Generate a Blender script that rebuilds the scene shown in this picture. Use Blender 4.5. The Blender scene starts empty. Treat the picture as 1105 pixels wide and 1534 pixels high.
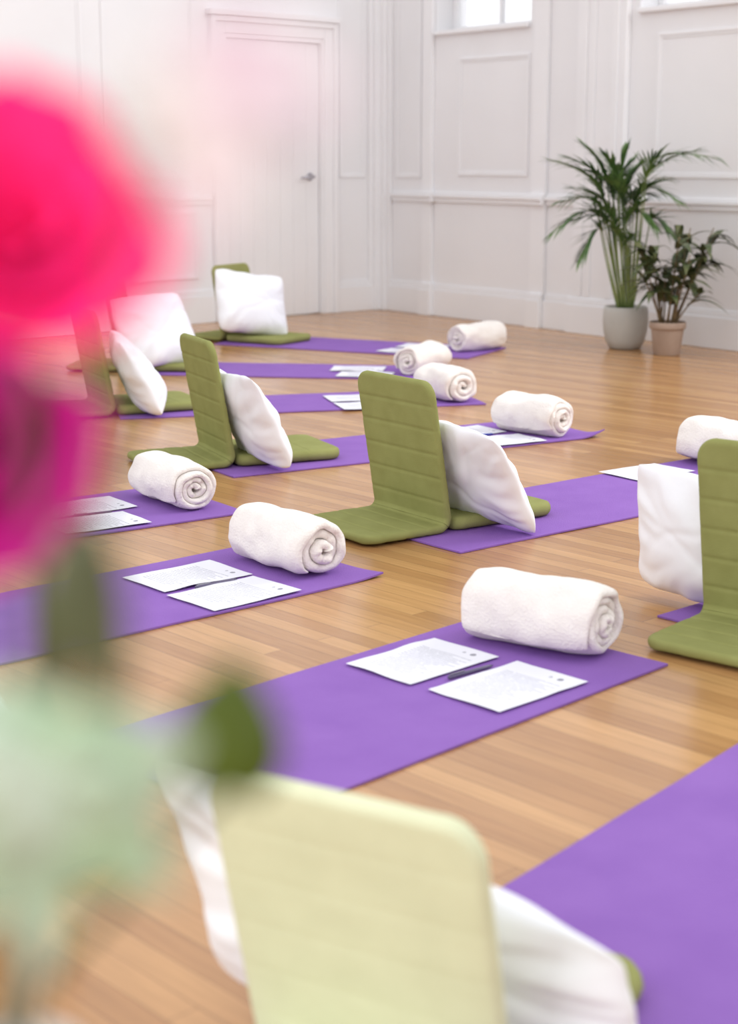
import bpy, bmesh, math, random
from mathutils import Vector, Matrix, noise
scene=bpy.context.scene; col=scene.collection
R=math.radians
try:
    scene.view_settings.view_transform='Standard'
    scene.view_settings.look='None'
except Exception as e: print(e)

# ---------------------------------------------------------------- materials
def srgb(r,g,b):
    f=lambda c:(c/255/12.92) if c/255<=0.04045 else ((c/255+0.055)/1.055)**2.4
    return (f(r),f(g),f(b),1)
class NT:
    def __init__(s,name):
        s.m=bpy.data.materials.new(name); s.m.use_nodes=True
        s.t=s.m.node_tree; s.n=s.t.nodes; s.l=s.t.links
        s.b=s.n['Principled BSDF']; s.tc=s.n.new('ShaderNodeTexCoord')
    def new(s,ty,**k):
        o=s.n.new(ty)
        for a,v in k.items(): setattr(o,a,v)
        return o
    def math(s,op,a,b=None,c=None):
        o=s.n.new('ShaderNodeMath'); o.operation=op
        for i,v in enumerate((a,b,c)):
            if v is None: continue
            if isinstance(v,(int,float)): o.inputs[i].default_value=v
            else: s.l.new(v,o.inputs[i])
        return o.outputs[0]
def simple(name,c,rough=.7,c2=None,nscale=8,bump=0,bscale=60,sheen=0,spec=.5,metal=0,sss=0,coat=0,detail=3):
    k=NT(name); b=k.b
    b.inputs['Roughness'].default_value=rough; b.inputs['Metallic'].default_value=metal
    b.inputs['Specular IOR Level'].default_value=spec
    b.inputs['Sheen Weight'].default_value=sheen
    b.inputs['Coat Weight'].default_value=coat
    n=k.new('ShaderNodeTexNoise'); n.inputs['Scale'].default_value=nscale; n.inputs['Detail'].default_value=detail
    k.l.new(k.tc.outputs['Object'],n.inputs['Vector'])
    r=k.new('ShaderNodeValToRGB'); r.color_ramp.elements[0].position=.3; r.color_ramp.elements[1].position=.7
    r.color_ramp.elements[0].color=c; r.color_ramp.elements[1].color=c2 or c
    k.l.new(n.outputs['Fac'],r.inputs[0]); k.l.new(r.outputs[0],b.inputs['Base Color'])
    if bump:
        n2=k.new('ShaderNodeTexNoise'); n2.inputs['Scale'].default_value=bscale; n2.inputs['Detail'].default_value=4
        k.l.new(k.tc.outputs['Object'],n2.inputs['Vector'])
        bp=k.new('ShaderNodeBump'); bp.inputs['Strength'].default_value=bump; bp.inputs['Distance'].default_value=.01
        k.l.new(n2.outputs['Fac'],bp.inputs['Height']); k.l.new(bp.outputs[0],b.inputs['Normal'])
    return k.m
M={}
M['wall']=simple('white_paint',srgb(227,226,228),.55,srgb(232,231,233),1.5)
M['trim']=simple('white_gloss_paint',srgb(230,229,231),.4,srgb(234,233,235),2)
M['mat']=simple('purple_foam',srgb(134,93,173),.85,srgb(141,100,179),6,bump=.35,bscale=260,spec=.25)
M['green']=simple('olive_cotton',srgb(138,140,84),.9,srgb(147,149,92),14,bump=.25,bscale=400,spec=.15)
M['green_overexposed']=simple('olive_cotton_overexposed',srgb(210,213,180),.9,srgb(216,219,186),14,bump=.1,bscale=400,spec=.15)  # olive cotton again, strong light on the nearest chair painted in as paler colour
M['pillow']=simple('white_cotton',srgb(236,237,242),.8,srgb(241,242,247),5,bump=.12,bscale=22,spec=.2)
M['fleece']=simple('cream_fleece',srgb(234,227,222),.95,srgb(240,234,229),22,bump=.45,bscale=150,sheen=.2,spec=.1)
M['chrome']=simple('brushed_chrome',srgb(170,170,178),.25,metal=1)
M['pen']=simple('dark_pen_plastic',srgb(92,84,112),.3)
M['penblue']=simple('blue_pen_plastic',srgb(30,50,150),.3)
M['potw']=simple('pale_glazed_ceramic',srgb(176,174,168),.5,srgb(188,186,180),6,bump=.1)
M['pott']=simple('beige_terracotta',srgb(154,132,116),.8,srgb(168,146,130),9,bump=.2)
M['soil']=simple('soil',srgb(52,38,28),1,srgb(80,60,44),40,bump=1)
M['palm']=simple('palm_leaf',srgb(44,80,44),.45,srgb(106,136,74),9)
M['stem']=simple('palm_stem',srgb(98,120,62),.5,srgb(140,152,90),6)
M['dark']=simple('dark_leaf',srgb(44,66,40),.4,srgb(104,106,68),14)
M['dstem']=simple('brown_stem',srgb(92,72,50),.6,srgb(120,100,66),14)
M['rose']=simple('hot_pink_petal',srgb(252,0,112),.6,srgb(255,50,134),26,spec=.2)
M['magenta']=simple('magenta_petal',srgb(200,0,128),.6,srgb(160,0,108),26,spec=.2)
M['pale']=simple('pale_pink_petal',srgb(238,198,216),.5,srgb(216,220,208),60,spec=.2)
M['mint']=simple('pale_green_leaf',srgb(158,190,148),.5,srgb(206,216,202),36)
M['gleaf']=simple('deep_green_leaf',srgb(74,92,12),.5,srgb(86,106,22),20)
M['dkleaf']=simple('dusky_green_leaf',srgb(84,90,56),.5,srgb(98,98,70),20)
M['fstem']=simple('flower_stem',srgb(64,74,44),.5,srgb(80,90,54),20)
M['pstem']=simple('pale_stem',srgb(188,182,166),.5,srgb(204,196,184),20)
M['vase']=simple('white_ceramic_vase',srgb(225,222,218),.3)
M['tablewood']=simple('pale_oak',srgb(190,160,125),.5,srgb(170,138,104),7)

def floor_mat():
    k=NT('oak_strip_floor'); b=k.b
    mp=k.new('ShaderNodeMapping'); mp.inputs['Rotation'].default_value=(0,0,R(47))
    k.l.new(k.tc.outputs['Object'],mp.inputs['Vector'])
    br=k.new('ShaderNodeTexBrick'); br.offset=.37; br.offset_frequency=3; br.squash=1
    br.inputs['Scale'].default_value=1; br.inputs['Brick Width'].default_value=1.2; br.inputs['Row Height'].default_value=.055
    br.inputs['Mortar Size'].default_value=.0010; br.inputs['Mortar Smooth'].default_value=.5; br.inputs['Bias'].default_value=0
    br.inputs['Color1'].default_value=srgb(196,150,100); br.inputs['Color2'].default_value=srgb(168,122,78); br.inputs['Mortar'].default_value=srgb(116,78,48)
    k.l.new(mp.outputs[0],br.inputs['Vector'])
    mp2=k.new('ShaderNodeMapping'); mp2.inputs['Scale'].default_value=(2.2,34,1)
    k.l.new(mp.outputs[0],mp2.inputs['Vector'])
    g=k.new('ShaderNodeTexNoise'); g.inputs['Scale'].default_value=2.2; g.inputs['Detail'].default_value=6
    k.l.new(mp2.outputs[0],g.inputs['Vector'])
    rr=k.new('ShaderNodeValToRGB'); rr.color_ramp.elements[0].position=.3; rr.color_ramp.elements[1].position=.7
    rr.color_ramp.elements[0].color=(.74,.70,.64,1); rr.color_ramp.elements[1].color=(1.06,1.04,1.01,1)
    k.l.new(g.outputs['Fac'],rr.inputs[0])
    mx=k.new('ShaderNodeMix',data_type='RGBA',blend_type='MULTIPLY'); mx.inputs['Factor'].default_value=.6
    k.l.new(br.outputs['Color'],mx.inputs['A']); k.l.new(rr.outputs[0],mx.inputs['B'])
    k.l.new(mx.outputs['Result'],b.inputs['Base Color'])
    b.inputs['Roughness'].default_value=.24; b.inputs['Specular IOR Level'].default_value=.6
    bp=k.new('ShaderNodeBump'); bp.inputs['Strength'].default_value=.12; bp.inputs['Distance'].default_value=.003
    k.l.new(br.outputs['Fac'],bp.inputs['Height']); bp.invert=True; k.l.new(bp.outputs[0],b.inputs['Normal'])
    return k.m
def paper_mat():
    k=NT('printed_paper'); b=k.b; b.inputs['Roughness'].default_value=.8
    sx=k.new('ShaderNodeSeparateXYZ'); k.l.new(k.tc.outputs['Object'],sx.inputs[0]); x,y=sx.outputs[0],sx.outputs[1]
    P=.0105
    fr=k.math('FRACT',k.math('DIVIDE',k.math('ADD',x,1.0),P))
    line=k.math('LESS_THAN',fr,.34)
    rowid=k.math('FLOOR',k.math('DIVIDE',k.math('ADD',x,1.0),P))
    wn=k.new('ShaderNodeTexWhiteNoise',noise_dimensions='1D'); k.l.new(rowid,wn.inputs['W'])
    lim=k.math('MULTIPLY_ADD',wn.outputs['Value'],-.075,.085)
    m1=k.math('GREATER_THAN',y,k.math('MULTIPLY',lim,-1.0)); m2=k.math('LESS_THAN',y,.082)
    m3=k.math('LESS_THAN',x,.085); m4=k.math('GREATER_THAN',x,-.10)
    mpn=k.new('ShaderNodeMapping'); mpn.inputs['Scale'].default_value=(40,260,1); k.l.new(k.tc.outputs['Object'],mpn.inputs['Vector'])
    n=k.new('ShaderNodeTexNoise'); n.inputs['Scale'].default_value=1; k.l.new(mpn.outputs[0],n.inputs['Vector'])
    m5=k.math('GREATER_THAN',n.outputs['Fac'],.40)
    t=line
    for q in (m1,m2,m3,m4,m5): t=k.math('MULTIPLY',t,q)
    t=k.math('MULTIPLY',t,.5)
    def dot(cx,cy,r):
        dx=k.math('SUBTRACT',x,cx); dy=k.math('SUBTRACT',y,cy)
        return k.math('LESS_THAN',k.math('SQRT',k.math('ADD',k.math('MULTIPLY',dx,dx),k.math('MULTIPLY',dy,dy))),r)
    t=k.math('MAXIMUM',t,k.math('MULTIPLY',dot(.118,-.05,.008),.7))
    t=k.math('MAXIMUM',t,k.math('MULTIPLY',dot(.118,-.022,.005),.5))
    mx=k.new('ShaderNodeMix',data_type='RGBA'); k.l.new(t,mx.inputs['Factor'])
    mx.inputs['A'].default_value=srgb(226,226,235); mx.inputs['B'].default_value=srgb(80,78,96)
    k.l.new(mx.outputs['Result'],b.inputs['Base Color'])
    return k.m
M['floor']=floor_mat(); M['paper']=paper_mat()
def glass():
    k=NT('window_glass'); k.b.inputs['Transmission Weight'].default_value=1; k.b.inputs['Roughness'].default_value=.02; k.b.inputs['IOR'].default_value=1.05
    n=k.new('ShaderNodeTexNoise'); r=k.new('ShaderNodeValToRGB'); r.color_ramp.elements[0].color=(.97,.98,1,1); r.color_ramp.elements[1].color=(1,1,1,1)
    k.l.new(n.outputs[0],r.inputs[0]); k.l.new(r.outputs[0],k.b.inputs['Base Color'])
    return k.m
M['glass']=glass()

# ---------------------------------------------------------------- helpers
def link(o,parent=None):
    col.objects.link(o)
    if parent: o.parent=parent
    return o
def mk(name,verts,faces,mat,smooth=True,parent=None,loc=None,rot=0):
    me=bpy.data.meshes.new(name); me.from_pydata([tuple(v) for v in verts],[],faces); me.update()
    bm=bmesh.new(); bm.from_mesh(me); bmesh.ops.recalc_face_normals(bm,faces=bm.faces); bm.to_mesh(me); bm.free()
    if mat: me.materials.append(mat)
    if smooth:
        for p in me.polygons: p.use_smooth=True
    o=bpy.data.objects.new(name,me); link(o,parent)
    if loc is not None: o.location=loc
    o.rotation_euler=(0,0,rot)
    return o
def empty(name,loc,rot=0):
    e=bpy.data.objects.new(name,None); e.empty_display_size=.1; link(e); e.location=loc; e.rotation_euler=(0,0,rot); return e
def tag(o,label,cat,group=None):
    o['label']=label; o['category']=cat
    if group: o['group']=group
    return o
def bevel(o,w=.004,s=2):
    m=o.modifiers.new('Bevel','BEVEL'); m.width=w; m.segments=s; m.limit_method='ANGLE'
def loft(loops,close=True,cap=True):
    V=[];F=[];n=len(loops[0])
    for L in loops: V+=L
    for i in range(len(loops)-1):
        for j in range(n if close else n-1):
            a=i*n+j; b=i*n+(j+1)%n
            F.append((a,b,b+n,a+n))
    if cap:
        F.append(tuple(range(n))); F.append(tuple((len(loops)-1)*n+j for j in range(n)))
    return V,F
def lathe(name,prof,mat,parent=None,loc=None,seg=56):
    loops=[[(r*math.cos(2*math.pi*j/seg),r*math.sin(2*math.pi*j/seg),z) for j in range(seg)] for r,z in prof]
    V,F=loft(loops); return mk(name,V,F,mat,True,parent,loc)
def tube_data(pts,rads,seg=8):
    loops=[]
    for i,p in enumerate(pts):
        p=Vector(p); a=Vector(pts[max(i-1,0)]); b=Vector(pts[min(i+1,len(pts)-1)])
        t=(b-a).normalized(); ref=Vector((0,0,1)) if abs(t.z)<.9 else Vector((1,0,0))
        u=t.cross(ref).normalized(); w=t.cross(u)
        loops.append([tuple(p+rads[i]*(u*math.cos(2*math.pi*k/seg)+w*math.sin(2*math.pi*k/seg))) for k in range(seg)])
    return loft(loops)
def boxes_mesh(bs):
    V=[];F=[]
    for (x0,x1,y0,y1,z0,z1) in bs:
        i=len(V)
        V+=[(x0,y0,z0),(x1,y0,z0),(x1,y1,z0),(x0,y1,z0),(x0,y0,z1),(x1,y0,z1),(x1,y1,z1),(x0,y1,z1)]
        F+=[tuple(i+k for k in f) for f in ((0,3,2,1),(4,5,6,7),(0,1,5,4),(1,2,6,5),(2,3,7,6),(3,0,4,7))]
    return V,F

# ---------------------------------------------------------------- room
C=(.093,12.75)
WL=(C,R(221.2),1); WR=(C,R(-52.8),-1)
def wall_part(name,W,bs,mat,bev=.004,parent=None,kind='structure'):
    (o,ang,s)=W
    V,F=boxes_mesh([(t0,t1,min(s*d0,s*d1),max(s*d0,s*d1),z0,z1) for (t0,t1,d0,d1,z0,z1) in bs])
    ob=mk(name,V,F,mat,False,parent)
    if parent is None:
        ob.location=(o[0],o[1],0); ob.rotation_euler=(0,0,ang)
    if kind: ob['kind']=kind
    if bev: bevel(ob,bev)
    return ob
V=[(.093,12.9,0),(-6.9,6.9,0),(-6.9,-2.5,0),(5.2,-2.5,0),(5.2,6.4,0)]
V=V+[(x,y,-.05) for x,y,z in V]
f=mk('floor',V,[(0,1,2,3,4),(5,6,7,8,9)]+[(i,(i+1)%5,5+(i+1)%5,5+i) for i in range(5)],M['floor'],False); f['kind']='structure'
WZ1,WZ2=2.06,2.08
wall_part('wall_left',WL,[(-.1,.6,-.15,0,0,3.4),(.6,1.49,-.15,0,2.0,3.4),(1.49,8.5,-.15,0,0,3.4)],M['wall'],0)
wall_part('wall_right',WR,[(-.1,.66,-.3,0,0,3.4),(.66,1.68,-.3,0,0,WZ1),(1.68,2.69,-.3,0,0,3.4),(2.69,3.75,-.3,0,0,WZ2),(3.75,8,-.3,0,0,3.4),(.66,1.68,-.3,0,3.1,3.4),(2.69,3.75,-.3,0,3.1,3.4)],M['wall'],0)
def molding(name,W,t0,t1,z0,z1,w=.035,d=.010,base=0):
    bs=[]
    for (a,w_,d_) in ((0,w*.55,d),(w*.55,w*.45,d*.5)):
        T0,T1,Z0,Z1=t0+a,t1-a,z0+a,z1-a
        bs+=[(T0,T0+w_,base,base+d_,Z0,Z1),(T1-w_,T1,base,base+d_,Z0,Z1),(T0+w_,T1-w_,base,base+d_,Z0,Z0+w_),(T0+w_,T1-w_,base,base+d_,Z1-w_,Z1)]
    return wall_part(name,W,bs,M['trim'],.004)
def cap(bs_t,h=.24,d=.028):
    out=[]
    for (a,b,dd) in bs_t: out+=[(a,b,0,dd+d,0,h-.045),(a,b,0,dd+d*.6,h-.045,h-.015),(a,b,0,dd+d*.35,h-.015,h)]
    return out
wall_part('baseboard_left',WL,cap([(0,.47,0),(1.62,8.4,0)]),M['trim'])
wall_part('baseboard_right',WR,cap([(0,.54,0),(.54,.68,.04),(.68,1.74,0),(1.74,1.88,.04),(1.88,2.16,0),(2.16,2.64,.05),(2.64,8,0)]),M['trim'])
def rail(segs,z=.89):
    out=[]
    for a,b,dd in segs: out+=[(a,b,0,dd+.035,z-.012,z+.012),(a,b,0,dd+.02,z-.045,z-.012),(a,b,0,dd+.018,z+.012,z+.03)]
    return out
wall_part('trim_1',WL,rail([(1.64,8.4,0)]),M['trim'])
wall_part('trim_2',WR,rail([(0.16,.54,0),(.54,.68,.04),(.68,1.74,0),(1.74,1.88,.04),(1.88,2.16,0),(2.64,8,0)]),M['trim'])
wall_part('trim_3',WR,[(.54,.65,0,.03,0,3.3)],M['trim'])
wall_part('trim_4',WR,[(1.74,1.88,0,.03,0,3.3)],M['trim'])
wall_part('trim_5',WR,[(2.18,2.62,0,.045,0,3.3),(2.24,2.28,.045,.053,.25,3.3),(2.32,2.36,.045,.053,.25,3.3),(2.5,2.56,.045,.056,.25,3.3)],M['trim'])
wall_part('trim_6',WL,[(0,.1,0,.05,0,3.3),(.1,.14,0,.025,0,3.3)],M['trim'])
wall_part('trim_7',WR,[(0,.1,0,.05,0,3.3),(.1,.15,0,.025,0,3.3)],M['trim'])
n=8
for (W,a,b,z0,z1) in [(WL,.17,.43,1.02,3.0),(WL,1.75,2.5,1.02,3.1),(WL,1.75,2.5,.32,.80),(WL,2.65,3.9,1.02,3.1),(WL,2.65,3.9,.32,.80),
    (WR,.2,.50,1.02,3.1),(WR,.93,1.68,1.04,1.87),(WR,2.86,3.7,1.04,1.93),(WR,3.9,4.9,1.02,3.0)]:
    molding('trim_%d'%n,W,a,b,z0,z1); n+=1
wall_part('trim_%d'%n,WL,[(.47,.59,0,.03,0,2.14),(1.5,1.62,0,.03,0,2.14),(.59,1.5,0,.03,2.02,2.14),
    (.47,.51,.03,.05,0,2.14),(1.58,1.62,.03,.05,0,2.14),(.51,1.58,.03,.05,2.10,2.14),(.45,1.64,0,.07,2.14,2.18),
    (.59,.61,-.1,.02,0,2.02),(1.48,1.5,-.1,.02,0,2.02),(.61,1.48,-.1,.02,1.99,2.02)],M['trim'],.005); n+=1
pl=[]; t=.612; w=(1.478-.612)/7
for i in range(7): pl.append((t+i*w+.0015,t+(i+1)*w-.0015,-.07,-.022,.006,1.985))
pl.append((.612,1.478,-.09,-.026,.006,1.985))
door=wall_part('door_1',WL,pl,M['trim'],.003)
V,F=tube_data([(.70,-.03,1.03),(.70,.035,1.03),(.715,.046,1.03),(.83,.046,1.022)],[.012,.012,.012,.010],12)
h=mk('handle',V,F,M['chrome'],True,door); h['label']='chrome lever handle'
V,F=tube_data([(.70,-.024,1.03),(.70,-.012,1.03)],[.03,.03],20); h=mk('handle_plate',V,F,M['chrome'],False,door)
def window(name,t0,t1,z0,z1):
    w=.045;m=(t0+t1)/2
    o=wall_part(name,WR,[(t0,t1,-.22,-.16,z0,z0+w),(t0,t1,-.22,-.16,z1-w,z1),(t0,t0+w,-.22,-.16,z0+w,z1-w),(t1-w,t1,-.22,-.16,z0+w,z1-w),(m-.014,m+.014,-.21,-.17,z0+w,z1-w),(t0+w,t1-w,-.21,-.17,z0+.45,z0+.48)],M['trim'])
    wall_part('window_pane',WR,[(t0+.02,t1-.02,-.192,-.188,z0+.02,z1-.02)],M['glass'],0,parent=o,kind=None)
    wall_part('window_sill',WR,[(t0+.002,t1-.002,-.16,.035,z0-.02,z0+.012)],M['trim'],.006,parent=o,kind=None)
window('window_1',.66,1.68,WZ1,3.1); window('window_2',2.69,3.75,WZ2,3.1)

# ---------------------------------------------------------------- yoga mats
def mat(nearleft,ang,length=1.75,width=.57,seed=0,curl=None):
    nx,ny=70,24; T=.005; top=[];bot=[]
    for i in range(nx+1):
        for j in range(ny+1):
            x=length*i/nx; y=width*j/ny
            w=.004*noise.noise(Vector((x*3,y*3,seed)))
            xx=x+(.006*noise.noise(Vector((y*4,seed,1))) if i in(0,nx) else 0); yy=y+.004*noise.noise(Vector((x*2.5,seed,5)))
            z=.0012+max(0,w)*.4
            if curl:
                for (cx,cy,hh) in curl:
                    d=math.hypot(x-cx*length,y-cy*width); 
                    if d<.14: z+=hh*(1-d/.14)**2
            top.append((xx,yy,z+T)); bot.append((xx,yy,z))
    N=len(top); F=[]; c=ny+1
    for i in range(nx):
        for j in range(ny):
            a=i*c+j; F.append((a,a+c,a+c+1,a+1)); F.append((N+a,N+a+1,N+a+c+1,N+a+c))
    ed=[i*c for i in range(nx+1)]+[nx*c+j for j in range(1,ny+1)]+[i*c+ny for i in range(nx-1,-1,-1)]+[j for j in range(ny-1,0,-1)]
    for k in range(len(ed)):
        a=ed[k];b=ed[(k+1)%len(ed)]; F.append((a,b,N+b,N+a))
    o=mk('yoga_mat',top+bot,F,M['mat'],True,None,(nearleft[0],nearleft[1],0),R(ang))
    m=o.modifiers.new('e','EDGE_SPLIT'); m.split_angle=R(50)
    return tag(o,'flat purple foam yoga mat unrolled on the wooden floor','yoga mat','purple yoga mats on the floor')
def from_right(p,ang,L=1.75): return (p[0]-L*math.cos(R(ang)),p[1]-L*math.sin(R(ang)))
def from_far(p,ang,w): return (p[0]+w*math.sin(R(ang)),p[1]-w*math.cos(R(ang)))
mat(from_right((.695,3.564),45.7,1.28),45.7,1.28,seed=1)
mat(from_right((.042,4.38),42),42,width=.55,seed=2,curl=[(1,0,.008)])
mat(from_right((-.405,5.21),35.5),35.5,width=.56,seed=3)
mat((.274,4.65),39.4,width=.565,seed=4)
mat(from_far((.743,3.97),42,.57),42,seed=5)
mat(from_right((1.0,6.72),31),31,width=.54,seed=6,curl=[(1,0,.03)])
mat(from_right((.563,7.64),15),15,width=.55,seed=7)
mat(from_right((.386,8.5),-8),-8,width=.57,seed=8)
mat(from_right((.585,9.45),-26),-26,width=.62,seed=9)
a=51; p=from_far((.212-.629*.75,2.388-.777*.75),a,.57); mat(p,a,1.83,.57,seed=10)

# ---------------------------------------------------------------- papers and pens
def paper(x,y,ang,seed,z=.0075,kind='printed white sheet of paper lying flat on a purple yoga mat'):
    nx,ny=20,14; V=[];F=[]
    for i in range(nx+1):
        for j in range(ny+1):
            X=-.1485+.297*i/nx; Y=-.105+.21*j/ny
            e=max(abs(X)/.1485,abs(Y)/.105)
            zz=.0015+.004*max(0,noise.noise(Vector((X*9,Y*9,seed*3.1))))+.006*max(0,e-.75)*(1+noise.noise(Vector((X*7,Y*7,seed))))*2
            V.append((X,Y,zz))
    c=ny+1
    for i in range(nx):
        for j in range(ny): a=i*c+j; F.append((a,a+c,a+c+1,a+1))
    o=mk('paper_sheet',V,F,M['paper'],True,None,(x,y,z),R(ang))
    return tag(o,kind,'paper','printed handouts on the yoga mats')
def pen(x,y,ang,m='pen',lab='dark ballpoint pen lying between two sheets of paper'):
    e=empty('pen',(x,y,.0125),R(ang))
    V,F=tube_data([(-.07,0,0),(-.068,0,0),(.045,0,0),(.06,0,0),(.07,0,0)],[.003,.0046,.0046,.004,.0012],14)
    mk('barrel',V,F,M[m],True,e)
    V,F=boxes_mesh([(-.066,-.02,-.0016,.0016,.0048,.0068)]); mk('clip',V,F,M['chrome'],False,e)
    return tag(e,lab,'pen')
for i,(x,y,a) in enumerate([(.126,3.575,44),(.31,3.39,43.6),(-.508,4.354,41),(-.362,4.17,43),(-.96,5.27,36),(-.88,5.03,35),
    (1.04,5.89,36),(1.20,5.68,38),(.56,6.58,30),(.41,6.80,33),(-.06,7.80,14),(.0,7.56,16),(-.06,8.92,-6),(-.02,8.68,-9),(.34,10.02,-24),(.22,9.78,-27)]):
    paper(x,y,a,i)
pen(.232,3.487,40); pen(-.42,4.265,40); pen(.47,6.70,28,'penblue','blue ballpoint pen lying on printed paper'); pen(-.91,5.15,33)

# ---------------------------------------------------------------- rolled blankets
def roll(x,y,ang,L=.35,Rr=.085,seed=0,face=1,z=.007,turns=3.6,pre='cream fleece blanket rolled into a spiral on a yoga mat'):
    pitch=(Rr-.008)/turns; th=pitch*.95; loops=[]; nt=int(turns*44)
    for i in range(nt+1):
        A=2*math.pi*turns*i/nt; rc=.008+pitch*A/(2*math.pi)
        lay=A/(2*math.pi)
        ext=L/2+.008*math.sin(lay*2.3+seed)+.012*(1-lay/turns)-.006+.012*noise.noise(Vector((math.cos(A)*1.5,math.sin(A)*1.5,seed+lay)))
        tt=th*(1 if i<nt-8 else max(.25,(nt-i)/8))
        loop=[]
        pr=[]
        nL=22
        for k in range(nL+1): pr.append((-ext+tt/2+(2*ext-tt)*k/nL, tt/2))
        for k in range(1,6): q=math.pi/2-math.pi*k/6; pr.append((ext-tt/2+tt/2*math.cos(q),tt/2*math.sin(q)))
        for k in range(nL+1): pr.append((ext-tt/2-(2*ext-tt)*k/nL,-tt/2))
        for k in range(1,6): q=-math.pi/2-math.pi*k/6; pr.append((-ext+tt/2+tt/2*math.cos(q),tt/2*math.sin(q)))
        for (px,pr_) in pr:
            r=rc+pr_
            dirv=Vector((math.cos(A),math.sin(A)))
            wob=.019*noise.noise(Vector((px*7+seed*5,math.cos(A)*1.3,math.sin(A)*1.3)))+.007*noise.noise(Vector((px*19,math.cos(A)*3+seed,math.sin(A)*3)))
            wob+=.006*math.sin(px*34+A*1.5+seed)*noise.noise(Vector((px*5,math.cos(A),seed)))
            r*=1+wob*8*(lay/turns)
            r*=1-.12*(abs(px)/(L/2))**4*(lay/turns)
            yy=r*dirv.x; zz=r*dirv.y
            zz=zz*.94
            if zz<-Rr*.80: zz=-Rr*.80+(zz+Rr*.80)*.15
            loop.append((px,yy,zz))
        loops.append(loop)
    V,F=loft(loops)
    mz=min(v[2] for v in V); V=[(v[0],v[1],v[2]-mz) for v in V]
    o=mk('rolled_blanket',V,F,M['fleece'],True,None,(x,y,z),R(ang+(0 if face>0 else 180)))
    m=o.modifiers.new('s','SUBSURF'); m.levels=1; m.render_levels=1
    return tag(o,pre,'blanket','cream blankets rolled up on the mats')
roll(.41,3.71,-32,.35,.097,1)
roll(-.235,4.49,-50,.35,.095,2,turns=2.65)
roll(-.675,5.37,-56,.36,.09,3)
roll(.70,6.79,-45,.34,.094,4)
roll(.375,7.80,-60,.33,.095,5,turns=2.65)
roll(.30,8.80,-125,.33,.09,6)
roll(.67,9.88,-140,.36,.094,7)
roll(1.37,6.06,-48,.36,.098,8)

# ---------------------------------------------------------------- floor chairs
def sweep_pad(name,path,L,W,T,r0,r1,seams,parent,rows=110,puff=.3,mat='green'):
    loops=[]
    for i in range(rows+1):
        s=L*i/rows; s=min(max(s,.0006),L-.0006)
        d,e=s,L-s; hw=W/2
        if r0 and d<r0: hw=W/2-r0+math.sqrt(max(0,r0*r0-(r0-d)**2))
        if r1 and e<r1: hw=W/2-r1+math.sqrt(max(0,r1*r1-(r1-e)**2))
        c=T*.5; tf=1.0
        if r0 and d<c: tf=math.sqrt(1-(1-d/c)**2)
        if r1 and e<c: tf=min(tf,math.sqrt(1-(1-e/c)**2))
        sf=1.0
        if seams:
            seg=L/seams; q=abs((s/seg)-round(s/seg))*seg
            if 0<round(s/seg)<seams: sf=1-puff*math.exp(-(q/.005)**2)
        th=max(.002,T*tf*sf); c2=th/2
        (px,pz),(tx,tz)=path(s); nx,nz=-tz,tx
        pts=[]; K=14
        for k in range(K+1):
            v=-1+2*k/K; y=v*(hw-c2); pts.append((y,c2*(1+.0*v)))
        for k in range(1,6): q=math.pi/2-math.pi*k/6; pts.append((hw-c2+c2*math.cos(q),c2*math.sin(q)))
        for k in range(K+1):
            v=1-2*k/K; pts.append((v*(hw-c2),-c2))
        for k in range(1,6): q=-math.pi/2-math.pi*k/6; pts.append((-(hw-c2)+c2*math.cos(q),c2*math.sin(q)))
        loop=[]
        for (y,nn) in pts:
            nn2=nn+ (.0015*noise.noise(Vector((y*14,s*14,nn*10))))
            loop.append((px+nx*nn2,y,pz+nz*nn2))
        loops.append(loop)
    V,F=loft(loops); return mk(name,V,F,M[mat],True,parent)
rb=.035; TB=.027; z0=TB/2+.001; a_=rb*math.pi/4
def back_path(s,ln=.17):
    nn=math.sqrt(1-ln*ln)
    if s<a_:
        q=-math.pi/4+s/rb; return ((-rb+rb*math.cos(q),z0+rb+rb*math.sin(q)),(-math.sin(q),math.cos(q)))
    d=s-a_; return ((-ln*d,z0+rb+d*nn),(-ln,nn))
def flap_path(s):
    if s<a_:
        q=-math.pi/4-s/rb; return ((-rb+rb*math.cos(q),z0+rb+rb*math.sin(q)),(math.sin(q),-math.cos(q)))
    return ((-rb-(s-a_),z0),(-1,0))
proto=None
def chair_parts(e,ln,pf,mat,L=.468,W=.39,SL=.44):
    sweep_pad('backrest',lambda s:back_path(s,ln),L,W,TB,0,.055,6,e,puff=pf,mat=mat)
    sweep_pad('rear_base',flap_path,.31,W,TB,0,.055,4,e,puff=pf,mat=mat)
    sweep_pad('seat_cushion',lambda s:((.02+s,.023),(1,0)),SL,.40,.042,.05,.07,3,e,puff=.12)
def chair(x,y,ang,z=.007,label='olive green quilted floor chair with an upright back',special=None):
    global proto
    e=empty('floor_chair',(x,y,z),R(ang))
    if special: chair_parts(e,*special)
    elif proto is None:
        chair_parts(e,.17,.2,'green'); proto=list(e.children)
    else:
        for c in proto:
            k=c.copy(); k.parent=e; col.objects.link(k)
    return tag(e,label,'floor chair','olive green floor chairs')

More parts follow.
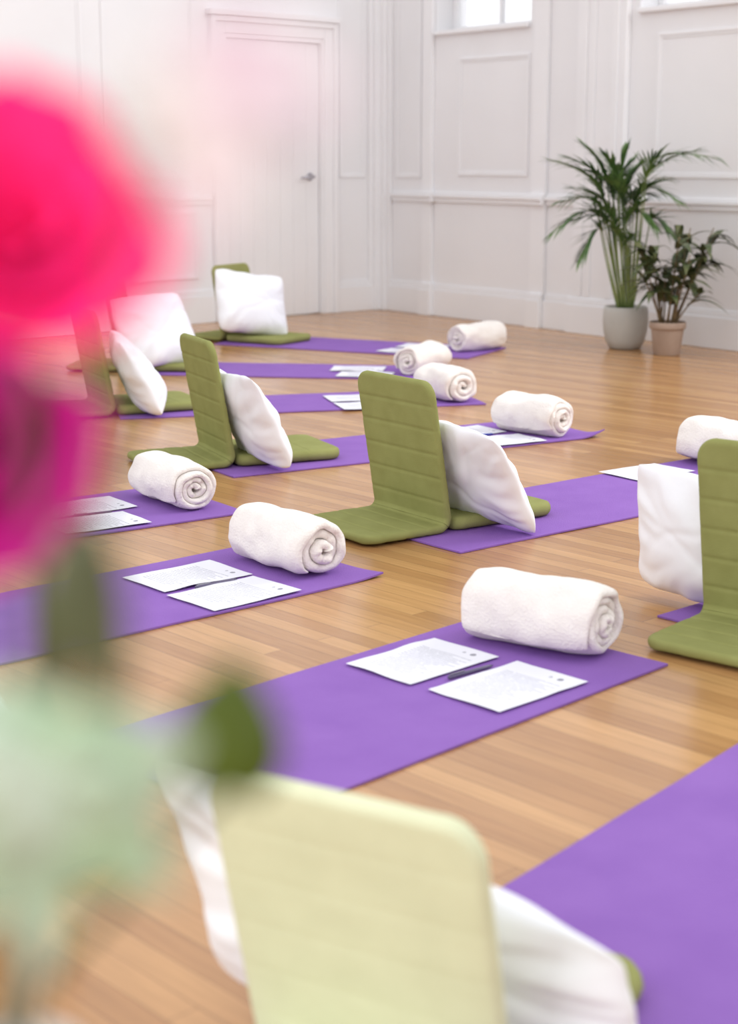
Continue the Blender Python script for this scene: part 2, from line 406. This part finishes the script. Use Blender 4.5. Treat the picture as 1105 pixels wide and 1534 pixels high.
def pillow(x,y,z,ang,tilt=30,rollr=0,w=.58,h=.42,t=.16,seed=0,taper=0,skew=0,label='puffy white cotton pillow leaning against a green floor chair'):
    n=56; V=[]
    def pt(a,b,side):
        fx=1-.03*(1-b*b)-.06*b**8+.025*noise.noise(Vector((b*2,seed,3))); fz=1-.03*(1-a*a)-.06*a**8+.03*noise.noise(Vector((a*2,seed,7)))
        Y=w/2*a*fx; Z=h/2*b*fz
        if taper or skew:
            Z=(Z+h/2)*(1+taper*a); Y+=skew*Z
        e=max(0,1-abs(a)**2.6)**.6*max(0,1-abs(b)**2.6)**.6
        th=t/2*e*(1-.25*b)
        P=Vector((a*1.6,b*1.4,seed*2.3+side))
        wr=.012*noise.noise(P*1.1)
        ca=math.atan2(b,a); rr=math.hypot(a,b)
        fold=math.sin(ca*10+seed*1.7+4.0*noise.noise(P*.8))
        wr+=.0055*fold*max(0,rr-.3)
        fold2=math.sin(ca*23+seed*3.1+5.0*noise.noise(P*1.3))
        wr+=.003*fold2*max(0,rr-.5)
        for q,(ka,kb,of) in enumerate(((.6,.8,.25),(-.5,.9,-.3),(.9,.35,.45))):
            dg=(a*ka+b*kb)-of*math.sin(seed*1.3+q)+.25*noise.noise(P*.9)
            wr-=.004*math.exp(-(dg/.07)**2)*max(0,1-rr*.5)
        X=side*(th+wr*min(1,e*2.0))
        X+=.03*math.sin(b*1.6+seed)*.5+.012*math.sin(a*2+seed*2)+ .01*noise.noise(Vector((a*2.0,b*2.0,seed+9)))
        return (X,Y,Z)
    F=[];c=n+1
    for side in (1,-1):
        off=len(V)
        for i in range(c):
            for j in range(c):
                A=-1+2*i/n; B=-1+2*j/n
                A=math.copysign(abs(A)**.85,A); B=math.copysign(abs(B)**.85,B)
                V.append(pt(A,B,side))
        for i in range(n):
            for j in range(n):
                a=off+i*c+j; f=(a,a+c,a+c+1,a+1); F.append(f if side>0 else f[::-1])
    me=bpy.data.meshes.new('pillow'); me.from_pydata(V,[],F); bm=bmesh.new(); bm.from_mesh(me)
    bmesh.ops.remove_doubles(bm,verts=bm.verts,dist=.0006); bmesh.ops.recalc_face_normals(bm,faces=bm.faces); bm.to_mesh(me); bm.free()
    me.materials.append(M['pillow'])
    for p in me.polygons: p.use_smooth=True
    B=Matrix.Rotation(R(-tilt),4,'Y')@Matrix.Rotation(R(rollr),4,'X'); me.transform(B)
    mz=min(v.co.z for v in me.vertices); me.transform(Matrix.Translation((0,0,-mz)))
    o=bpy.data.objects.new('pillow',me); link(o); o.location=(x,y,z); o.rotation_euler=(0,0,R(ang))
    m=o.modifiers.new('s','SUBSURF'); m.levels=1; m.render_levels=1
    return tag(o,label,'pillow','white pillows on the floor chairs')
def station(x,y,ang,px=.16,py=0,pang=0,pt=30,pr=0,seed=0,pz=.035,special=None,clabel=None,**k):
    kw={'label':clabel} if clabel else {}
    chair(x,y,ang,special=special,**kw)
    c,s=math.cos(R(ang)),math.sin(R(ang))
    pillow(x+px*c-py*s,y+px*s+py*c,pz,ang+pang,pt,pr,seed=seed,**k)
station(.138,5.05,36,.09,-.18,0,35,4,1,w=.44,h=.40,t=.13,pz=.010)        # A
station(-.595,6.16,24,.08,-.16,0,22,0,2,w=.44,h=.395,t=.13,pz=.010)       # B
station(-1.25,7.42,26,.14,-.10,-10,24,0,3,w=.5,h=.40,t=.16,pz=.012)      # C
station(-1.36,9.03,-6,.19,-.08,-35,26,0,4,w=.54,h=.44,t=.19)         # D
station(-.845,10.5,-33,.16,-.08,-22,24,-8,5,w=.52,t=.2)     # E
station(1.0,3.80,50,.10,.23,0,18,2,6,w=.46,h=.365,t=.15,pz=.008)      # H
station(.015,1.79,60,.13,.0,0,14,0,7,w=.65,h=.275,t=.13,taper=.24,skew=.22,special=(.25,.05,'green_overexposed',.435,.365,.42),clabel='olive green quilted floor chair with leaning back, overexposure painted in')      # F
station(-.84,2.38,44,.17,-.02,0,30,0,8,w=.52)      # G

# ---------------------------------------------------------------- plants
def leaflet(base,dirv,up,L,W,droop,V,F,seg=5):
    i0=len(V); d=dirv.normalized(); side=d.cross(up)
    if side.length<1e-4: side=Vector((1,0,0))
    side.normalize(); nrm=side.cross(d)
    for k in range(seg+1):
        t=k/seg; w=W*math.sin(math.pi*min(1,.12+.88*t)**.75)*.5 if k<seg else .0003
        p=base+d*(L*t)+Vector((0,0,-droop*L*t*t))
        V.append(tuple(p-side*w+nrm*w*.25)); V.append(tuple(p)); V.append(tuple(p+side*w+nrm*w*.25))
    for k in range(seg):
        a=i0+k*3; F.append((a,a+1,a+4,a+3)); F.append((a+1,a+2,a+5,a+4))
def frond(parent,base,node,tip,L=.2,seed=0,n=17,W=.02,mat='palm'):
    rnd=random.Random(seed); base,node,tip=map(Vector,(base,node,tip))
    pts=[];rad=[]
    mid=base.lerp(node,.5)+Vector((rnd.uniform(-.02,.02),rnd.uniform(-.02,.02),0))
    for k in range(9):
        t=k/8; pts.append(base*(1-t)**2+mid*2*t*(1-t)+node*t*t); rad.append(.0065-.003*t)
    tan=(node-mid).normalized(); ctrl=node+tan*(tip-node).length*.45
    rp=[]
    for k in range(1,n+1):
        t=k/n; p=node*(1-t)**2+ctrl*2*t*(1-t)+tip*t*t; rp.append(p); pts.append(p); rad.append(.0035*(1-t)+.0012)
    V,F=tube_data(pts,rad,7)
    ns=mk('frond_stem',V,F,M['stem'],True,None)
    V=[];F=[]
    for k,p in enumerate(rp):
        t=(k+1)/n; q=rp[min(k+1,n-1)]; o=rp[max(k-1,0)]; tn=(q-o).normalized()
        sd=tn.cross(Vector((0,0,1))); sd=sd.normalized() if sd.length>.01 else Vector((1,0,0))
        ll=L*(.55+.6*math.sin(math.pi*(t*.8+.12)))*rnd.uniform(.75,1.2)*(1-.35*t)
        for s in (-1,1):
            dv=sd*s*(.9-.35*t)+tn*(.65+.6*t)+Vector((0,0,rnd.uniform(-.1,.4)))
            leaflet(p,dv,Vector((0,0,1)),ll,W,rnd.uniform(.1,.5),V,F)
    fo=mk('frond',V,F,M[mat],True,parent); ns.parent=fo
    return fo
px0,py0=1.60,10.02
palm=empty('potted_palm',(px0,py0,0)); tag(palm,'tall green palm in a rounded pale grey ceramic pot','potted plant')
lathe('pot',[(.001,0),(.085,0),(.098,.006),(.122,.05),(.136,.11),(.141,.17),(.139,.225),(.134,.256),(.130,.262),(.124,.258),(.122,.23),(.115,.225)],M['potw'],palm)
lathe('soil',[(.001,.222),(.06,.23),(.1,.226),(.123,.222),(.12,.2),(.001,.2)],M['soil'],palm,seg=40)
def PX(px,py,dy=0):
    f=1+dy/py0; K=py0*.978/2400
    x=(px-552)*K*f-px0; z=1.15-((240-py)*-1)*K*1.02*f
    return (x,dy,z)
FR=[((-.03,0),(905,300),(822,240),-.05,.17),((-.04,.02),(898,325),(828,346),-.08,.17),((-.02,.02),(908,270),(872,218),.05,.17),
 ((0,0),(925,285),(902,232),-.1,.18),((.02,.02),(938,285),(958,246),.0,.16),((.04,0),(968,262),(1072,238),-.42,.19),((.03,-.02),(975,330),(1014,350),-.15,.15),
 ((-.04,-.03),(905,345),(870,384),-.1,.15),((.0,-.03),(930,330),(925,268),-.15,.18),((.02,.03),(950,310),(1000,268),-.15,.17),((.03,.02),(958,290),(1020,300),-.2,.16),((-.01,.03),(915,320),(858,280),.05,.17),
 ((.01,-.02),(945,360),(985,398),-.12,.14),((-.01,0),(935,370),(905,330),-.12,.15),
 ((-.02,-.02),(918,290),(880,256),-.05,.18),((.0,.01),(920,300),(945,242),.0,.18),((.02,-.01),(945,300),(978,290),-.1,.17),((.02,-.02),(955,320),(985,335),-.15,.16),
 ((-.02,.01),(912,335),(854,328),-.05,.16),((.01,.0),(935,310),(905,266),-.15,.18),((.03,.0),(962,285),(1040,226),-.35,.18),
 ((-.01,-.01),(925,345),(890,300),-.14,.17),((.01,.01),(940,340),(965,300),-.14,.17),((-.03,.01),(900,310),(840,300),-.05,.17),((.0,.02),(930,270),(935,225),.0,.17),((-.03,-.01),(902,280),(846,236),.0,.16)]
for i,(b,nd,tp,dy,L) in enumerate(FR):
    frond(palm,(b[0],b[1],.22),PX(nd[0],nd[1],dy*.5),PX(tp[0],tp[1],dy),L*1.15,i,22,.014)
qx,qy=1.80,9.68
pl2=empty('potted_plant',(qx,qy,0)); tag(pl2,'bushy dark-leaved plant in a small beige terracotta pot','potted plant')
lathe('pot',[(.001,0),(.076,0),(.08,.005),(.097,.15),(.098,.158),(.108,.16),(.110,.165),(.111,.195),(.107,.2),(.1,.198),(.098,.18),(.09,.178)],M['pott'],pl2)
lathe('soil',[(.001,.178),(.05,.184),(.099,.178),(.097,.16),(.001,.16)],M['soil'],pl2,seg=40)
rnd=random.Random(5); V=[];F=[];SV=[];SF=[]
for i in range(20):
    az=i*2.4+rnd.uniform(-.3,.3); top=Vector((.04+math.cos(az)*rnd.uniform(.06,.26),math.sin(az)*rnd.uniform(.03,.15)-.03,rnd.uniform(.38,.78)))
    b=Vector((math.cos(az)*.045,math.sin(az)*.045,.175)); md=b.lerp(top,.5)+Vector((math.cos(az)*-.01,0,.03))
    pts=[b*(1-t)**2+md*2*t*(1-t)+top*t*t for t in [k/8 for k in range(9)]]
    v,f=tube_data(pts,[.006-.003*k/8 for k in range(9)],6); o=len(SV); SV+=v; SF+=[tuple(o+q for q in ff) for ff in f]
    for k in range(6):
        tt=rnd.uniform(.55,1); j=min(8,int(tt*8)); p=pts[j]; a2=rnd.uniform(0,6.28)
        dv=Vector((math.cos(a2)*1.1,math.sin(a2)*.7,rnd.uniform(.4,1.5)))+Vector((math.cos(az),math.sin(az)*.5,0))*.5
        leaflet(p,dv,Vector((0,0,1)),rnd.uniform(.20,.30),rnd.uniform(.045,.062),rnd.uniform(.4,.9),V,F,7)
mk('stems',SV,SF,M['dstem'],True,pl2); mk('foliage',V,F,M['dark'],True,pl2)

# ---------------------------------------------------------------- bouquet in a vase close to the camera
VX,VY=-.125,.5
tb=empty('side_table',(VX-.02,VY,0)); tag(tb,'small round pale wooden pedestal table holding a vase','side table')
lathe('table_top',[(.001,.655),(.13,.655),(.138,.66),(.14,.668),(.138,.676),(.13,.68),(.001,.68)],M['tablewood'],tb)
lathe('pedestal',[(.001,.02),(.03,.02),(.02,.06),(.016,.3),(.018,.6),(.04,.655),(.001,.655)],M['tablewood'],tb,seg=32)
lathe('foot',[(.001,0),(.115,0),(.12,.006),(.11,.018),(.03,.024),(.001,.024)],M['tablewood'],tb)
vs=lathe('vase',[(.001,0),(.028,0),(.04,.01),(.045,.06),(.036,.11),(.022,.145),(.026,.165),(.0235,.165),(.019,.145),(.03,.11),(.04,.06),(.035,.012),(.001,.008)],M['vase'],None,(VX,VY,.6805))
tag(vs,'white ceramic vase holding cut flowers on a side table','vase')
def petal(V,F,az,open_,L,W,r0,seed):
    n,m=10,8; i0=len(V)
    for i in range(n+1):
        t=i/n
        rr=r0+L*(math.sin(open_*t)*.8); z=L*(math.sin(math.pi/2*t*.92)*math.cos(open_*.55))-.2*L*max(0,t-.75)*open_
        wd=W*math.sin(math.pi*min(1,(.15+.8*t)))**.6*.5*(1+.2*t)
        for j in range(m+1):
            v=-1+2*j/m; cup=.35*wd*v*v
            x=rr-cup*(1-.6*t); y=wd*v+.002*math.sin(t*9+v*4+seed)
            X=x*math.cos(az)-y*math.sin(az); Y=x*math.sin(az)+y*math.cos(az)
            V.append((X,Y,z+.002*math.sin(v*5+seed)*t))
    c=m+1
    for i in range(n):
        for j in range(m): a=i0+i*c+j; F.append((a,a+1,a+c+1,a+c))
def flower(name,pos,Rf,mat,tilt,seed,label,layers=((4,.25,.8),(5,.55,.95),(6,.95,1.05),(7,1.4,1.0)),cat='flower',thin=.0022,extra=()):
    V=[];F=[]
    for li,(np_,op,sc) in enumerate(layers):
        for k in range(np_):
            petal(V,F,2*math.pi*k/np_+li*.7,op,Rf*1.25*sc,Rf*1.35*sc,Rf*.06*(li+1),seed+li*10+k)
    for (az,op,sc) in extra:
        petal(V,F,az,op,Rf*1.25*sc,Rf*1.3*sc,Rf*.2,seed+az)
    e=empty(name,(0,0,0)); 
    b=mk('blossom',V,F,M[mat],True,e); b.location=pos; b.rotation_euler=tilt
    m=b.modifiers.new('s','SOLIDIFY'); m.thickness=.0006
    p0=Vector((VX+.006*math.sin(seed),VY+.006*math.cos(seed),.70)); p1=Vector((VX+.012*math.sin(seed),VY-.004,.85)); p2=Vector(pos)
    ctrl=Vector((p1.x*.6+p2.x*.4,VY,(p1.z+p2.z)/2+.02))
    pts=[p0]+[p1*(1-t)**2+ctrl*2*t*(1-t)+p2*t*t for t in [k/14 for k in range(15)]]
    v,f=tube_data(pts,[thin]*len(pts),8); mk('stem',v,f,M['fstem'],True,e)
    tag(e,label,cat); return e
flower('rose',(-.094,.44,1.122),.028,'rose',(R(58),R(12),0),1,'hot pink rose in full bloom in the vase',extra=((-.55,1.3,1.45),(-.15,1.25,1.25),(1.9,1.2,1.3)))
flower('rose',(-.130,.52,1.050),.031,'magenta',(R(62),R(-8),0),2,'deep magenta rose below a brighter pink rose',extra=((-.85,1.3,1.6),(-.5,1.35,1.5),(-1.3,1.3,1.4)))
flower('pale_blossom',(-.038,.30,1.169),.019,'pale',(R(-10),R(135),0),3,'pale pink open blossom with soft petals',layers=((3,.4,1),(5,.9,1.3)),thin=.0012)
def sprig(name,leaves,mat,label,seed,th=.002,smat='fstem'):
    e=empty(name,(0,0,0)); V=[];F=[]
    tops=[Vector(l[0]) for l in leaves]; 
    p0=Vector((VX+.01*math.sin(seed*2),VY+.008,.70)); p1=Vector((VX+.008*math.cos(seed),VY+.004,.85)); p2=tops[0]
    pts=[p0]+[p1.lerp(p2,t) for t in [k/10 for k in range(11)]]
    v,f=tube_data(pts,[th]*len(pts),8)
    mk('stem',v,f,M[smat],True,e)
    for (p,d,L,W,u) in leaves: leaflet(Vector(p),Vector(d),Vector(u),L,W,.15,V,F,12)
    b=mk('leaves',V,F,M[mat],True,e); m=b.modifiers.new('s','SOLIDIFY'); m.thickness=.0005
    tag(e,label,'foliage'); return e
U=(0,-1,0)
c0=(-.083,.395,.991)
sprig('eucalyptus_sprig',[(c0,(-.3,-.1,1),.038,.036,U),(c0,(.9,-.1,.45),.044,.04,U),(c0,(-.6,-.1,-.1),.04,.044,U),(c0,(.7,-.1,-.5),.040,.034,U),((-.09,.395,.999),(-1,0,.4),.032,.036,U),(c0,(.35,-.1,.9),.030,.028,U),(c0,(-.1,-.1,-1),.05,.02,U),(c0,(-.5,-.1,-.8),.045,.02,U)],'mint','sprig of broad pale green leaves in the vase',1,.0016,'pstem')
sprig('green_leaf',[((-.048,.495,.947),(.10,0,1),.056,.038,U)],'gleaf','single deep green leaf on a cut stem',3)
sprig('dusky_leaf',[((-.080,.44,1.050),(.1,0,-1),.066,.018,U),((-.080,.44,1.050),(-.3,0,-1),.05,.016,U)],'dkleaf','narrow dusky green leaves on a cut stem',4,.002)

# ---------------------------------------------------------------- light
w=bpy.data.worlds.new('World'); scene.world=w; w.use_nodes=True
bg=w.node_tree.nodes['Background']; bg.inputs[0].default_value=(.985,.988,1,1); bg.inputs[1].default_value=1.24
def area(name,loc,target,size,sy,power,color=(1,1,1)):
    l=bpy.data.lights.new(name,'AREA'); l.shape='RECTANGLE'; l.size=size; l.size_y=sy; l.energy=power; l.color=color
    o=bpy.data.objects.new(name,l); link(o); o.location=loc
    d=Vector(target)-Vector(loc); o.rotation_euler=d.to_track_quat('-Z','Y').to_euler(); return o
area('added_soft_light',(-2.6,-.6,2.3),(-.2,2.2,.3),1.8,2.2,65)  # added lamp behind the camera, brightens the foreground chair and flowers
area('added_soft_light',(4.6,7.2,3.6),(-.6,7.2,.3),3.2,2.4,330,(.98,.99,1))  # added soft key out of view on the right, gives shading and floor sheen

# ---------------------------------------------------------------- camera
cd=bpy.data.cameras.new('Camera'); cam=bpy.data.objects.new('Camera',cd); link(cam)
cam.location=(0,0,1.15); cam.rotation_euler=(R(90-12.385),0,0)
cd.sensor_fit='VERTICAL'; cd.sensor_height=36; cd.sensor_width=36; cd.lens=2400/1534*36; cd.clip_start=.03; cd.clip_end=100
cd.dof.use_dof=True; cd.dof.focus_distance=5.0; cd.dof.aperture_fstop=2.8
scene.camera=cam
